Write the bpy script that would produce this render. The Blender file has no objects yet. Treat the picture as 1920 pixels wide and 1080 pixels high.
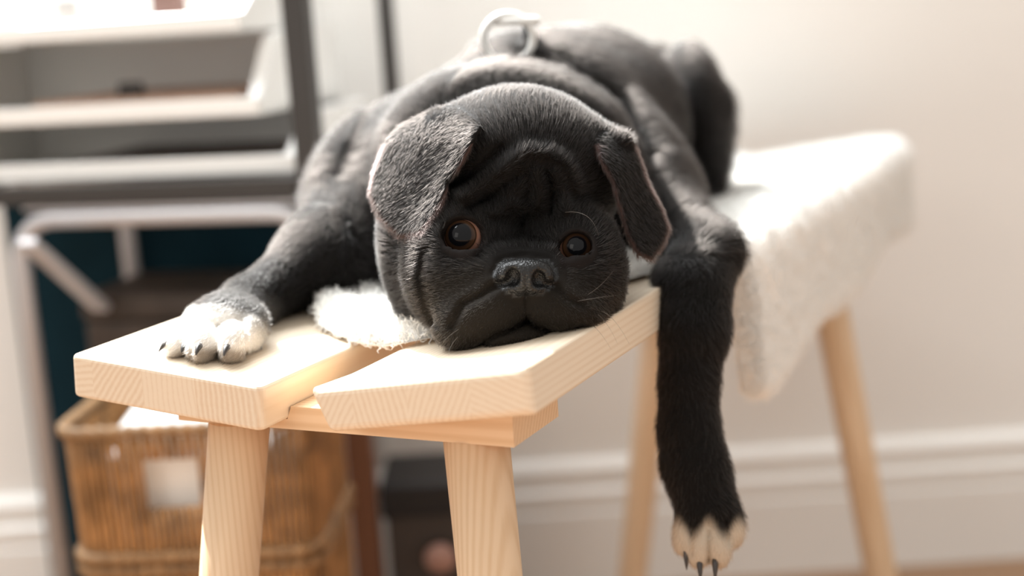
import bpy, bmesh, math, random
import numpy as np
from mathutils import Vector, Matrix

random.seed(4); rng = np.random.default_rng(7)
scene = bpy.context.scene
col = scene.collection

# ------------------------------------------------------------------ camera
F = 2667.0                                   # focal length in pixels of the 1920 px wide frame (50 mm)
TH = math.atan(523 / F); RO = 0.065; HC = 0.658
FW = np.array([0, math.cos(TH), -math.sin(TH)])
_u = np.cross([1.0, 0, 0], FW)
RT = np.array([1.0, 0, 0]) * math.cos(RO) - _u * math.sin(RO)
UP = _u * math.cos(RO) + np.array([1.0, 0, 0]) * math.sin(RO)
CP = np.array([0, 0, HC])
cam_d = bpy.data.cameras.new('camera'); cam = bpy.data.objects.new('camera', cam_d); col.objects.link(cam)
cam_d.sensor_width = 36; cam_d.lens = 36 * F / 1920; cam_d.clip_start = .02
M3 = Matrix((RT.tolist(), UP.tolist(), (-FW).tolist())).transposed()
cam.matrix_world = Matrix.Translation(CP.tolist()) @ M3.to_4x4()
cam_d.dof.use_dof = True; cam_d.dof.focus_distance = .735; cam_d.dof.aperture_fstop = 2.9
scene.camera = cam

# ------------------------------------------------------------------ light
w = bpy.data.worlds.new('world'); scene.world = w; w.use_nodes = True
w.node_tree.nodes['Background'].inputs[0].default_value = (1.0, .965, .92, 1)
w.node_tree.nodes['Background'].inputs[1].default_value = .95
SUN_EL, SUN_AZ = math.radians(43), math.radians(-64)       # height; how far the sun stands in front of due left
sdir = Vector((-math.cos(SUN_AZ) * math.cos(SUN_EL), -math.sin(SUN_AZ) * math.cos(SUN_EL), math.sin(SUN_EL)))
sd = bpy.data.lights.new('sun', 'SUN'); sd.energy = 21.0; sd.angle = math.radians(1.2); sd.color = (1, .985, .95)
so = bpy.data.objects.new('sun', sd); col.objects.link(so); so.rotation_euler = sdir.to_track_quat('Z', 'Y').to_euler()
def window_light(name, loc, aim, sx, sy, watts, c):
    d = bpy.data.lights.new(name, 'AREA'); d.shape = 'RECTANGLE'; d.size = sx; d.size_y = sy; d.energy = watts; d.color = c
    o = bpy.data.objects.new(name, d); col.objects.link(o); o.location = loc
    o.rotation_euler = (Vector(loc) - Vector(aim)).to_track_quat('Z', 'Y').to_euler()
window_light('back_window_daylight', (-.55, 1.55, 1.66), (.0, .95, .5), 1.5, 1.1, 72, (.93, .97, 1.0))
window_light('front_window_daylight', (-1.5, -.9, 1.45), (.15, 1.0, .45), 1.0, 1.3, 8, (1.0, .95, .88))
vs = scene.view_settings
vs.view_transform = 'Standard'; vs.look = 'None'; vs.exposure = 0.0; vs.gamma = 1.0; vs.use_curve_mapping = False

# ------------------------------------------------------------------ helpers
def ray(x, y): return FW + RT * (x - 960) / F - UP * (y - 540) / F
def at(x, y, d): return CP + ray(x, y) * d           # a point seen at a pixel, d metres deep
def onz(x, y, z):
    r = ray(x, y); return CP + r * ((z - HC) / r[2])

def tag(o, label=None, cat=None, group=None, kind=None):
    if label: o['label'] = label
    if cat: o['category'] = cat
    if group: o['group'] = group
    if kind: o['kind'] = kind
    return o

def empty(name, loc=(0, 0, 0), rz=0.0, parent=None):
    o = bpy.data.objects.new(name, None); col.objects.link(o)
    o.location = loc; o.rotation_euler = (0, 0, rz); o.parent = parent; o.empty_display_size = .02
    return o

def link(name, me, mat=None, parent=None, smooth=False):
    o = bpy.data.objects.new(name, me); col.objects.link(o)
    if mat is not None and not me.materials: me.materials.append(mat)
    if smooth: me.polygons.foreach_set('use_smooth', [True] * len(me.polygons))
    o.parent = parent
    return o

def bm_obj(name, bm, mat, parent=None, smooth=False):
    me = bpy.data.meshes.new(name); bmesh.ops.recalc_face_normals(bm, faces=bm.faces[:])
    bm.to_mesh(me); bm.free()
    return link(name, me, mat, parent, smooth)

def bm_box(x0, x1, y0, y1, z0, z1, bev=0.0, seg=2):
    bm = bmesh.new(); bmesh.ops.create_cube(bm, size=1)
    for v in bm.verts:
        v.co = Vector((x0 + (v.co.x + .5) * (x1 - x0), y0 + (v.co.y + .5) * (y1 - y0), z0 + (v.co.z + .5) * (z1 - z0)))
    if bev: bmesh.ops.bevel(bm, geom=bm.edges[:], offset=bev, segments=seg, affect='EDGES', profile=.5)
    return bm

def bm_prism(bot, top):                      # two matching outlines of 3-D points
    bm = bmesh.new(); b = [bm.verts.new(p) for p in bot]; t = [bm.verts.new(p) for p in top]
    bm.faces.new(b[::-1]); bm.faces.new(t); n = len(b)
    for i in range(n): bm.faces.new((b[i], b[(i + 1) % n], t[(i + 1) % n], t[i]))
    bmesh.ops.recalc_face_normals(bm, faces=bm.faces[:])
    return bm

def bm_tube(pts, rad, n=16, closed=False, caps=True):
    bm = bmesh.new(); pts = [Vector(p) for p in pts]; N = len(pts)
    rads = rad if isinstance(rad, (list, tuple)) else [rad] * N
    rings = []; ref = None
    for i, p in enumerate(pts):
        a = pts[(i - 1) % N] if (i > 0 or closed) else p; b = pts[(i + 1) % N] if (i < N - 1 or closed) else p
        t = (b - a).normalized()
        if ref is None: ref = Vector((0, 0, 1)) if abs(t.z) < .9 else Vector((1, 0, 0))
        u = t.cross(ref).normalized(); ref = u.cross(t).normalized(); v = ref
        rings.append([bm.verts.new(p + (u * math.cos(k * 2 * math.pi / n) + v * math.sin(k * 2 * math.pi / n)) * rads[i]) for k in range(n)])
    m = N if closed else N - 1
    for i in range(m):
        A, B = rings[i], rings[(i + 1) % N]
        for k in range(n): bm.faces.new((A[k], A[(k + 1) % n], B[(k + 1) % n], B[k]))
    if caps and not closed: bm.faces.new(rings[0][::-1]); bm.faces.new(rings[-1])
    bmesh.ops.recalc_face_normals(bm, faces=bm.faces[:])
    return bm

def bm_lathe(prof, n=24):
    bm = bmesh.new(); rings = []
    for r, z in prof:
        if r < 1e-6: rings.append([bm.verts.new((0, 0, z))])
        else: rings.append([bm.verts.new((r * math.cos(k * 2 * math.pi / n), r * math.sin(k * 2 * math.pi / n), z)) for k in range(n)])
    for A, B in zip(rings, rings[1:]):
        for k in range(n):
            a = [A[k % len(A)], A[(k + 1) % len(A)], B[(k + 1) % len(B)], B[k % len(B)]]
            q = list(dict.fromkeys(a))
            if len(q) > 2: bm.faces.new(q)
    bmesh.ops.recalc_face_normals(bm, faces=bm.faces[:])
    return bm

def nodes_of(m): m.use_nodes = True; return m.node_tree, m.node_tree.nodes, m.node_tree.links

def mat(name, c, rough=.6, spec=.4, metal=0.0, noise=0.0, scale=30.0, bump=0.0, bscale=80.0, coat=0.0, sheen=0.0):
    m = bpy.data.materials.new(name); t, n, l = nodes_of(m); b = n['Principled BSDF']
    b.inputs['Base Color'].default_value = (*c, 1); b.inputs['Roughness'].default_value = rough
    b.inputs['Specular IOR Level'].default_value = spec; b.inputs['Metallic'].default_value = metal
    b.inputs['Coat Weight'].default_value = coat; b.inputs['Sheen Weight'].default_value = sheen
    tc = n.new('ShaderNodeTexCoord')
    if noise:
        x = n.new('ShaderNodeTexNoise'); x.inputs['Scale'].default_value = scale; x.inputs['Detail'].default_value = 5
        r = n.new('ShaderNodeValToRGB')
        r.color_ramp.elements[0].color = (*[max(0, v * (1 - noise)) for v in c], 1); r.color_ramp.elements[0].position = .3
        r.color_ramp.elements[1].color = (*[min(1, v * (1 + noise)) for v in c], 1); r.color_ramp.elements[1].position = .7
        l.new(tc.outputs['Object'], x.inputs['Vector']); l.new(x.outputs['Fac'], r.inputs[0]); l.new(r.outputs[0], b.inputs['Base Color'])
    if bump:
        x = n.new('ShaderNodeTexNoise'); x.inputs['Scale'].default_value = bscale; x.inputs['Detail'].default_value = 4
        bp = n.new('ShaderNodeBump'); bp.inputs['Strength'].default_value = bump; bp.inputs['Distance'].default_value = .002
        l.new(tc.outputs['Object'], x.inputs['Vector']); l.new(x.outputs['Fac'], bp.inputs['Height']); l.new(bp.outputs[0], b.inputs['Normal'])
    return m

def wood(name, light, dark, rough=.42, grain=1.0):
    """long grain along local Y, growth rings showing on the cut ends; every piece gets its own offset"""
    m = bpy.data.materials.new(name); t, n, l = nodes_of(m); b = n['Principled BSDF']
    tc = n.new('ShaderNodeTexCoord'); oi = n.new('ShaderNodeObjectInfo')
    off = n.new('ShaderNodeVectorMath'); off.operation = 'SCALE'; cmb = n.new('ShaderNodeCombineXYZ')
    l.new(oi.outputs['Random'], cmb.inputs[0]); l.new(oi.outputs['Random'], cmb.inputs[1]); l.new(oi.outputs['Random'], cmb.inputs[2])
    off.inputs['Scale'].default_value = 7.3; l.new(cmb.outputs[0], off.inputs[0])
    ad_ = n.new('ShaderNodeVectorMath'); l.new(tc.outputs['Object'], ad_.inputs[0]); l.new(off.outputs[0], ad_.inputs[1])
    rot = n.new('ShaderNodeVectorRotate'); rot.rotation_type = 'Y_AXIS'; ml = n.new('ShaderNodeMath'); ml.operation = 'MULTIPLY'
    ml.inputs[1].default_value = 25.0; l.new(oi.outputs['Random'], ml.inputs[0]); l.new(ml.outputs[0], rot.inputs['Angle']); l.new(ad_.outputs[0], rot.inputs['Vector'])
    mp = n.new('ShaderNodeMapping'); mp.inputs['Scale'].default_value = (1, .03, 1); l.new(rot.outputs[0], mp.inputs['Vector'])
    wv = n.new('ShaderNodeTexWave'); wv.wave_type = 'BANDS'; wv.bands_direction = 'X'; wv.inputs['Scale'].default_value = 95
    wv.inputs['Distortion'].default_value = 5.0; wv.inputs['Detail'].default_value = 3; wv.inputs['Detail Scale'].default_value = .35
    l.new(mp.outputs[0], wv.inputs['Vector'])
    ns = n.new('ShaderNodeTexNoise'); ns.inputs['Scale'].default_value = 420; ns.inputs['Detail'].default_value = 3; l.new(mp.outputs[0], ns.inputs['Vector'])
    mx = n.new('ShaderNodeMix'); mx.data_type = 'FLOAT'; mx.inputs[0].default_value = .45
    l.new(wv.outputs['Fac'], mx.inputs[2]); l.new(ns.outputs['Fac'], mx.inputs[3])
    hs = n.new('ShaderNodeMath'); hs.operation = 'MULTIPLY_ADD'; hs.inputs[1].default_value = .34; hs.inputs[2].default_value = -.17
    l.new(oi.outputs['Random'], hs.inputs[0])
    sm = n.new('ShaderNodeMath'); sm.operation = 'ADD'; l.new(mx.outputs[0], sm.inputs[0]); l.new(hs.outputs[0], sm.inputs[1])
    cr = n.new('ShaderNodeValToRGB'); cr.color_ramp.elements[0].color = (*dark, 1); cr.color_ramp.elements[1].color = (*light, 1)
    cr.color_ramp.elements[0].position = .5 - .5 * grain; cr.color_ramp.elements[1].position = .62
    l.new(sm.outputs[0], cr.inputs[0]); l.new(cr.outputs[0], b.inputs['Base Color'])
    b.inputs['Roughness'].default_value = rough; b.inputs['Specular IOR Level'].default_value = .35
    bp = n.new('ShaderNodeBump'); bp.inputs['Strength'].default_value = .12; bp.inputs['Distance'].default_value = .0006
    l.new(ns.outputs['Fac'], bp.inputs['Height']); l.new(bp.outputs[0], b.inputs['Normal'])
    return m

BEECH = wood('beech', (.75, .635, .495), (.67, .525, .38))
BEECH_LEG = wood('beech_leg', (.72, .525, .345), (.62, .42, .25))

# ------------------------------------------------------------------ the room
WALL_Y = 1.56
m_wall = mat('wall_paint', (.81, .785, .745), .75, .25, noise=.02, scale=3)
m_trim = mat('trim_paint', (.82, .795, .755), .45, .4)
m_floor = wood('floor_wood', (.36, .215, .125), (.22, .125, .07), .45)
wl = empty('wall_back', (0, WALL_Y, 0)); tag(wl, kind='structure')
WX0, WX1, WZ0, WZ1 = -1.20, .40, .80, 2.30            # the window opening, above what the camera sees
for x0, x1, z0, z1 in ((-3.2, 3.2, 0, WZ0), (-3.2, 3.2, WZ1, 2.6), (-3.2, WX0, WZ0, WZ1), (WX1, 3.2, WZ0, WZ1)):
    bm_obj('wall_section', bm_box(x0, x1, 0, .12, z0, z1), m_wall, wl)
wi = empty('window_1', (0, WALL_Y, 0)); tag(wi, kind='structure')
m_pane = bpy.data.materials.new('window_glass'); t_, n_, l_ = nodes_of(m_pane); n_.clear()
ot = n_.new('ShaderNodeOutputMaterial'); mx_ = n_.new('ShaderNodeMixShader'); tr = n_.new('ShaderNodeBsdfTransparent'); gl = n_.new('ShaderNodeBsdfGlossy')
gl.inputs['Roughness'].default_value = .02; mx_.inputs[0].default_value = .06; l_.new(tr.outputs[0], mx_.inputs[1]); l_.new(gl.outputs[0], mx_.inputs[2]); l_.new(mx_.outputs[0], ot.inputs[0])
bm_obj('pane', bm_box(WX0 + .04, WX1 - .04, .058, .062, WZ0 + .04, WZ1 - .04), m_pane, wi)
for x0, x1, z0, z1 in ((WX0, WX1, WZ1 - .04, WZ1), (WX0, WX1, WZ0, WZ0 + .04), (WX0, WX0 + .04, WZ0 + .04, WZ1 - .04), (WX1 - .04, WX1, WZ0 + .04, WZ1 - .04)):
    bm_obj('window_frame', bm_box(x0, x1, .03, .09, z0, z1, .003), m_trim, wi)
fl = empty('floor', (0, 0, 0)); tag(fl, kind='structure')
fb = bm_obj('floor_base', bm_box(-3.2, 3.2, -1.5, WALL_Y + .12, -.06, -.016), m_floor, fl)
bw = .115; me_board = None; i = 0
yb = WALL_Y + .1
while yb > -1.4:
    if me_board is None:
        bo = bm_obj('floorboard', bm_box(-.056, .056, -3.2, 3.2, -.016, 0, .0015, 1), m_floor, fl); me_board = bo.data
    else:
        bo = link('floorboard', me_board, None, fl)
    bo.rotation_euler = (0, 0, math.pi / 2); bo.location = (0, yb - .056, 0); yb -= bw
prof = [(0, 0), (.018, 0), (.018, .088), (.0135, .091), (.0135, .094), (.0165, .097), (.0165, .113), (.0095, .118), (.0085, .124), (.0125, .129),
        (.0125, .139), (.007, .147), (0, .149)]
bb = bm_obj('baseboard_back', bm_prism([(-3.2, WALL_Y - a, z) for a, z in prof], [(3.2, WALL_Y - a, z) for a, z in prof]), m_trim)
tag(bb, kind='structure')

# ------------------------------------------------------------------ bench
AZ = math.radians(26.0)
P0 = at(560, 715, .707)
UB = np.array([math.sin(AZ), math.cos(AZ), 0]); WB = np.array([math.cos(AZ), -math.sin(AZ), 0])
LEN = .86; TK = .0235
def zL(wv): return .4900 - (wv + .147) * (.0115 / .123)
def zR(wv): return .4805 + (wv - .012) * (.0165 / .114)
bench = empty('bench', (P0[0], P0[1], 0), -AZ)
tag(bench, 'pale beech wood bench with two tilted planks and round splayed legs under the pug', 'bench')

def plank(top, bot, zf, cuts):
    pl = empty('plank', parent=bench)
    tp = [(a, s, zf(a)) for a, s in top]; bt = [(a + (.0022 if zf is zR else -.002), s, zf(a) - TK) for a, s in bot]
    src = bm_prism(bt, tp)
    sharp = [e for e in src.edges if len(e.link_faces) == 2 and e.calc_face_angle() > .6]
    vert = [e for e in sharp if abs((e.verts[0].co - e.verts[1].co).z) > .015]
    bmesh.ops.bevel(src, geom=vert, offset=.0045, segments=4, affect='EDGES', profile=.5)
    sharp = [e for e in src.edges if len(e.link_faces) == 2 and e.calc_face_angle() > .75]
    bmesh.ops.bevel(src, geom=sharp, offset=.0022, segments=3, affect='EDGES', profile=.5)
    me = bpy.data.meshes.new('tmp'); src.to_mesh(me); src.free()
    for a, b in zip(cuts, cuts[1:]):
        bm = bmesh.new(); bm.from_mesh(me)
        for c, sgn in ((a, -1), (b, 1)):
            g = bm.verts[:] + bm.edges[:] + bm.faces[:]
            r = bmesh.ops.bisect_plane(bm, geom=g, plane_co=(c, 0, 0), plane_no=(sgn, 0, 0), clear_outer=True)
            ed = [e for e in r['geom_cut'] if isinstance(e, bmesh.types.BMEdge)]
            if ed: bmesh.ops.edgenet_fill(bm, edges=ed)
        o = bm_obj('stave', bm, BEECH, pl)
    bpy.data.meshes.remove(me)
    return pl

plank([(-.147, 0), (-.0235, 0), (-.0235, LEN), (-.147, LEN)], [(-.147, 0), (-.0235, 0), (-.0235, LEN), (-.147, LEN)], zL,
      [-.2, -.133, -.0995, -.065, .0])
plank([(.0040, 0), (.126, 0), (.126, LEN), (.012, LEN), (.012, .028)], [(.0125, 0), (.126, 0), (.126, LEN), (.0125, LEN), (.0125, .028)], zR,
      [-.05, .0305, .0612, .0958, .2])

def cross(s0, s1):
    e = .0003
    pr = [(-.098, .4495), (.105, .4495), (.105, zR(.105) - TK - e), (.0150, zR(.0150) - TK - e), (.0100, .4620), (-.0232, .4620),
          (-.0262, zL(-.0262) - TK - e), (-.098, zL(-.098) - TK - e)]
    bm = bm_prism([(a, s0, z) for a, z in pr], [(a, s1, z) for a, z in pr])
    # grain runs across the bench: swap the axes through the object's own rotation
    o = bm_obj('crosspiece', bm, BEECH_LEG, bench)
    R = Matrix.Rotation(math.pi / 2, 4, 'Z'); o.data.transform(R.inverted()); o.rotation_euler = (0, 0, math.pi / 2)
    return o
cross(.024, .078); cross(.70, .758)

def leg(w0, s0, dw, ds):
    h = .4495; d = Vector((dw, ds, -1)) * h
    prof_ = [(.0145, 0), (.0150, .004), (.0160, h * .5), (.0168, h)]
    bm = bm_lathe([(0, 0)] + prof_ + [(0, h)], 40)
    for v in bm.verts:
        k = 1 - v.co.z / h; v.co.x += dw * h * k; v.co.y += ds * h * k
    bm_ = bm
    o = bm_obj('leg', bm_, BEECH_LEG, bench, True)
    # long grain along the leg: local Y of the mesh is turned to run down the leg
    R = Matrix.Rotation(math.pi / 2, 4, 'X'); o.data.transform(R.inverted()); o.rotation_euler = (math.pi / 2, 0, 0); o.location = (w0, s0, 0)
    for p in o.data.polygons:
        if len(p.vertices) == 3 and abs(p.normal.y) > .9: p.use_smooth = False
    return o
leg(-.066, .036, -.130, -.10); leg(.076, .040, .085, -.10)
leg(-.058, .728, -.165, .03); leg(.082, .728, .155, .03)
NEAR_LEGS = True

# ------------------------------------------------------------------ white fleece throw over the bench
m_fleece = mat('fleece', (.90, .89, .86), .95, .1, noise=.03, scale=60, bump=.6, bscale=260, sheen=.4)
EDGE_W = np.array([-.16, -.10, -.06, -.02, .012, .035, .06, .09, .13, .16]); EDGE_S = np.array([.24, .17, .108, .088, .080, .090, .145, .195, .262, .290])
def edge_s(a): return np.interp(a, EDGE_W, EDGE_S)
FT = .013
def ztop(a):
    a = np.asarray(a, float)
    zl = .4900 - (a + .147) * (.0115 / .123); zr = .4805 + (a - .012) * (.0165 / .114)
    t = np.clip((a + .0235) / .0355, 0, 1)
    return np.where(a < -.0235, zl, np.where(a > .012, zr, zl * (1 - t) + zr * t))
def fleece():
    na, nsg = 120, 150
    hangL, hangR = .035, .108
    aw = np.linspace(-.147 - .008 - hangL, .126 + .008 + hangR, na)
    V = []
    for i, a in enumerate(aw):
        if a < -.155: wv, zz, nrm = -.155, float(ztop(-.147)) - (-.155 - a), (-1, 0)
        elif a > .134: wv, zz, nrm = .134, float(ztop(.126)) - (a - .134), (1, 0)
        else: wv, zz, nrm = a, float(ztop(np.clip(a, -.147, .126))) + .001, (0, 1)
        s0 = float(edge_s(np.clip(a, -.16, .15)))
        if a > .134: s0 += .02 * ((a - .134) / hangR) ** 2
        for j in range(nsg):
            t = j / (nsg - 1); s = s0 + (LEN + .004 - s0) * t
            hv = 1.0
            k = 0.0
            if a > .134:                                   # the hem hangs unevenly
                hv = .86 + .12 * math.sin(s * 5.0 + .2) + .06 * math.sin(s * 23)
                hv *= min(1, .86 + (s - s0) * 3)
                zz2 = float(ztop(.126)) - (a - .134) * hv
            else: zz2 = zz
            V.append((wv, s, zz2, nrm[0], nrm[1]))
    V = np.array(V).reshape(na, nsg, 5)
    P = V[:, :, :3].copy()
    for _ in range(6):                                      # round the turn over the plank edges
        Q = P.copy(); Q[1:-1] = (P[:-2] + 2 * P[1:-1] + P[2:]) / 4; P = Q
    N = np.cross(np.gradient(P, axis=1), np.gradient(P, axis=0)); N /= np.linalg.norm(N, axis=2, keepdims=True) + 1e-9
    if N[na // 2, nsg // 2, 2] < 0: N = -N
    # push the rounded sheet clear of the planks
    ph = rng.uniform(0, 6.28, 40); fr = rng.uniform(60, 330, (40, 2)); bumps = np.zeros((na, nsg))
    for k in range(40): bumps += np.sin(P[:, :, 0] * fr[k, 0] + (P[:, :, 1]) * fr[k, 1] + P[:, :, 2] * fr[k, 0] + ph[k])
    bumps = bumps / 40 ** .5 * .0011
    tt = np.linspace(0, 1, nsg)[None, :]
    ed = np.minimum(tt / .022, 1); ed = np.sqrt(np.clip(1 - (1 - ed) ** 2, .02, 1))
    ea = np.minimum(np.minimum(np.arange(na), np.arange(na)[::-1]) / 5.0, 1)[:, None]; ed = ed * np.sqrt(np.clip(1 - (1 - ea) ** 2, .05, 1))
    top = P + N * ((FT * ed) + bumps * ed)[:, :, None]
    low = P + N * .0022
    vs_ = np.concatenate([top.reshape(-1, 3), low.reshape(-1, 3)]); n0 = na * nsg; fs = []
    for i in range(na - 1):
        for j in range(nsg - 1):
            a = i * nsg + j; b = a + 1; c = a + nsg + 1; d = a + nsg
            fs.append((a, b, c, d)); fs.append((n0 + d, n0 + c, n0 + b, n0 + a))
    for i in range(na - 1):
        a = i * nsg; fs.append((a, a + nsg, n0 + a + nsg, n0 + a)); a = i * nsg + nsg - 1; fs.append((n0 + a, n0 + a + nsg, a + nsg, a))
    for j in range(nsg - 1):
        fs.append((n0 + j, n0 + j + 1, j + 1, j)); a = (na - 1) * nsg + j; fs.append((a, a + 1, n0 + a + 1, n0 + a))
    me = bpy.data.meshes.new('fleece_throw'); me.from_pydata(vs_.tolist(), [], fs); me.update()
    bm = bmesh.new(); bm.from_mesh(me); bmesh.ops.recalc_face_normals(bm, faces=bm.faces[:]); bm.to_mesh(me); bm.free()
    o = link('fleece_throw', me, m_fleece, None, True); o.location = (P0[0], P0[1], 0); o.rotation_euler = (0, 0, -AZ)
    T_ = top; nh = 70000; ii = rng.integers(0, na - 1, nh); jj = rng.integers(0, nsg - 1, nh); fu = rng.random((nh, 2, 1))
    jj = np.where(rng.random(nh) < .15, rng.integers(0, 5, nh), jj)
    p = (T_[ii, jj] * (1 - fu[:, 0]) + T_[ii + 1, jj] * fu[:, 0]) * (1 - fu[:, 1]) + (T_[ii, jj + 1] * (1 - fu[:, 0]) + T_[ii + 1, jj + 1] * fu[:, 0]) * fu[:, 1]
    nn_ = N[ii, jj].copy(); e0 = jj < 3; nn_[e0] += np.array([0, -1.2, 0]); lo_ = ii > na - 6; nn_[lo_] += np.array([0, 0, -1.0])
    dr = nn_ + rng.normal(0, .55, (nh, 3)); dr /= np.linalg.norm(dr, axis=1, keepdims=True); K = 5; pts = np.zeros((nh, K, 3)); cur = p - nn_ * .001
    L_ = rng.uniform(.004, .0085, nh)
    for k in range(K):
        pts[:, k] = cur; cur = cur + dr * (L_ / (K - 1))[:, None]; dr = dr + rng.normal(0, .55, (nh, 3)); dr /= np.linalg.norm(dr, axis=1, keepdims=True)
    hc = bpy.data.hair_curves.new('pile'); hc.add_curves([K] * nh); hc.attributes['position'].data.foreach_set('vector', pts.astype(np.float32).ravel())
    ra = hc.attributes.get('radius') or hc.attributes.new('radius', 'FLOAT', 'POINT'); ra.data.foreach_set('value', np.tile(np.array([.28, .28, .25, .2, .1], np.float32) * 1e-3, nh))
    hc.materials.append(m_fleece); ho = bpy.data.objects.new('pile', hc); col.objects.link(ho); ho.parent = o; ho['kind'] = 'stuff'
    tag(o, 'thick white fleece throw draped over the bench beneath the pug', 'throw')
fleece()

# ------------------------------------------------------------------ the pug : one skin grown from a distance field
PR = []          # primitives
K = 1.0; HK = .955   # the head is laid out a little too deep: it and its sizes are drawn in by HK
def ell(x, y, d, rx, ry, rz, k=.012, rot=0.0, sub=False, tilt=0.0):
    """ellipsoid; radii in mm along the picture's right / up / depth, rot = turn in the picture, tilt = about the right axis"""
    d, rx, ry, rz = d * K, rx * K, ry * K, rz * K; c = at(x, y, d); cr, sr = math.cos(rot), math.sin(rot)
    a = RT * cr + UP * sr; b = -RT * sr + UP * cr; f = FW
    if tilt:
        b, f = b * math.cos(tilt) + f * math.sin(tilt), f * math.cos(tilt) - b * math.sin(tilt)
    PR.append(('e', c, np.array([a, b, f]), np.array([rx, ry, rz]) / 1000, k, sub, max(rx, ry, rz) / 1000))
def cap(p, q, ra, rb, k=.012, sub=False):
    a = at(p[0], p[1], p[2] * K); b = at(q[0], q[1], q[2] * K); ra *= K; rb *= K
    PR.append(('c', a, b, ra / 1000, rb / 1000, k, sub, (a + b) / 2, np.linalg.norm(a - b) / 2 + max(ra, rb) / 1000))
def flap(poly, plane, th, k, sc):
    """a thin ear: outline in the picture, depth = linear in the picture, thickness in mm"""
    PR.append(('f', np.array(poly, float), (plane[0] * K, plane[1], plane[2], plane[3] * K, plane[4] * K), th / 1000, k, sc))
STROKES = []     # creases (+) and folds (-): outline in the picture, half width px, height mm, depth range
def stroke(pts, wpx, amp, d0=.70, d1=.835): STROKES.append((np.array(pts, float), wpx, amp / 1000, d0 * K, d1 * K))

# trunk
ell(1178, 245, 1.20, 74, 74, 80, .03)
ell(1085, 248, 1.10, 84, 79, 110, .03)
ell(1000, 258, 1.01, 84, 74, 95, .03)
ell(945, 345, .97, 100, 66, 90, .03)
ell(955, 300, .890, 84, 64, 46, .028)           # ruff of the neck
ell(700, 345, .965, 38, 62, 45, .03, rot=-.45)  # shoulder on the paw side
ell(1205, 365, .95, 38, 58, 45, .03, rot=.45)
# haunch
ell(1300, 225, 1.135, 27, 62, 46, .008, rot=.12)
cap((1345, 200, 1.12), (1325, 385, 1.12), 13, 12, .015)
cap((1325, 385, 1.12), (1285, 395, 1.06), 11, 9, .01)
# stretched foreleg
cap((700, 400, .945), (600, 490, .885), 42, 23, .03)
cap((600, 488, .885), (465, 572, .835), 23, 14.5, .015)
cap((640, 500, .90), (780, 480, .93), 30, 40, .03)
ell(416, 604, .800, 24, 13, 22, .010, rot=.25)
cap((465, 572, .835), (416, 605, .80), 14.5, 14, .010)
for x, y, d, rx, ry, rz in ((337, 642, .777, 8.6, 10.5, 15), (381, 647, .767, 8.8, 11.5, 16), (437, 644, .767, 9.4, 11.5, 16), (472, 628, .785, 6.5, 11, 13)):
    ell(x, y, d, rx, ry, rz, .0035, tilt=-.25)
ell(486, 606, .795, 5, 9.5, 7, .004)
# hanging foreleg
cap((1195, 395, .915), (1335, 474, .845), 36, 14, .022)
ell(1354, 474, .838, 8, 8, 10, .012)
cap((1325, 472, .842), (1296, 545, .825), 16, 21, .02)
for p, q, a, b in (((1296, 535, .826), (1299, 620, .815), 21, 19.6), ((1299, 620, .815), (1290, 720, .812), 19.6, 15.6),
                   ((1290, 720, .812), (1290, 805, .810), 15.6, 16.2), ((1290, 805, .810), (1306, 880, .806), 16.2, 16.8),
                   ((1306, 880, .806), (1328, 960, .80), 16.8, 18)):
    cap(p, q, a, b, .010)
ell(1252, 872, .806, 3.5, 6, 5, .006)
for x, y, d, r in ((1284, 1002, .796, 7), (1312, 1022, .790, 7.6), (1346, 1020, .790, 7.8), (1372, 985, .796, 7.4)):
    ell(x, y, d, r, r * 1.75, r * 1.3, .004, rot=-.1 if x < 1320 else .12)
# head
K = HK
ell(975, 335, .840, 60, 48, 58, .012)
ell(968, 285, .832, 46, 36, 40, .015)
ell(862, 500, .803, 33, 40, 38, .014)
ell(1082, 512, .803, 28, 36, 38, .014)
ell(780, 500, .835, 20, 46, 30, .010, rot=.25)   # neck fold beside the cheek
ell(970, 545, .785, 46, 28, 32, .012)
ell(880, 603, .772, 21, 15.5, 20, .010, rot=.2)
ell(1072, 588, .772, 18, 14, 20, .010, rot=-.1)
ell(928, 578, .762, 18, 13, 13, .008, rot=.35)
ell(1042, 576, .762, 16, 12, 13, .008, rot=-.3)
ell(958, 632, .767, 21, 7.5, 15, .004, rot=.12)
ell(985, 470, .770, 20, 5.5, 8, .010)            # fold over the nose
ell(985, 518, .7525, 15.4, 10.8, 9.5, .003)
ell(985, 500, .7540, 12.5, 7, 8.5, .004)
ell(961, 521, .7450, 4.2, 5.0, 6.5, .0015, sub=True); ell(1011, 524, .7450, 4.0, 5.0, 6.5, .0015, sub=True)
ell(944, 532, .749, 4.8, 1.9, 5, .0015, sub=True, rot=.35); ell(1029, 534, .749, 4.5, 1.9, 5, .0015, sub=True, rot=-.35)
# brows and lids
ell(985, 428, .757, 24, 13, 16, .014, sub=True)
ell(852, 402, .795, 20, 9, 14, .008, rot=.15); ell(1092, 420, .797, 17, 9, 14, .008, rot=-.35)
EYES = [(868, 446, .7835 * HK, 11.0 * HK), (1081, 467, .7843 * HK, 10.4 * HK)]
cap((880, 240, .822), (825, 232, .815), 11, 8, .010); cap((1115, 265, .824), (1165, 268, .812), 10, 7, .010)
for (x, y, d, r), o in zip(((868, 446, .7835, 11.0), (1081, 467, .7843, 10.4)), ((12.0, 11.6), (9.2, 9.4))):
    ell(x, y, d, r + 2.2, r + 2.0, r - .2, .006)
    ell(x, y, d - .0095, o[0], o[1], 9.0, .0018, sub=True)
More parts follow.
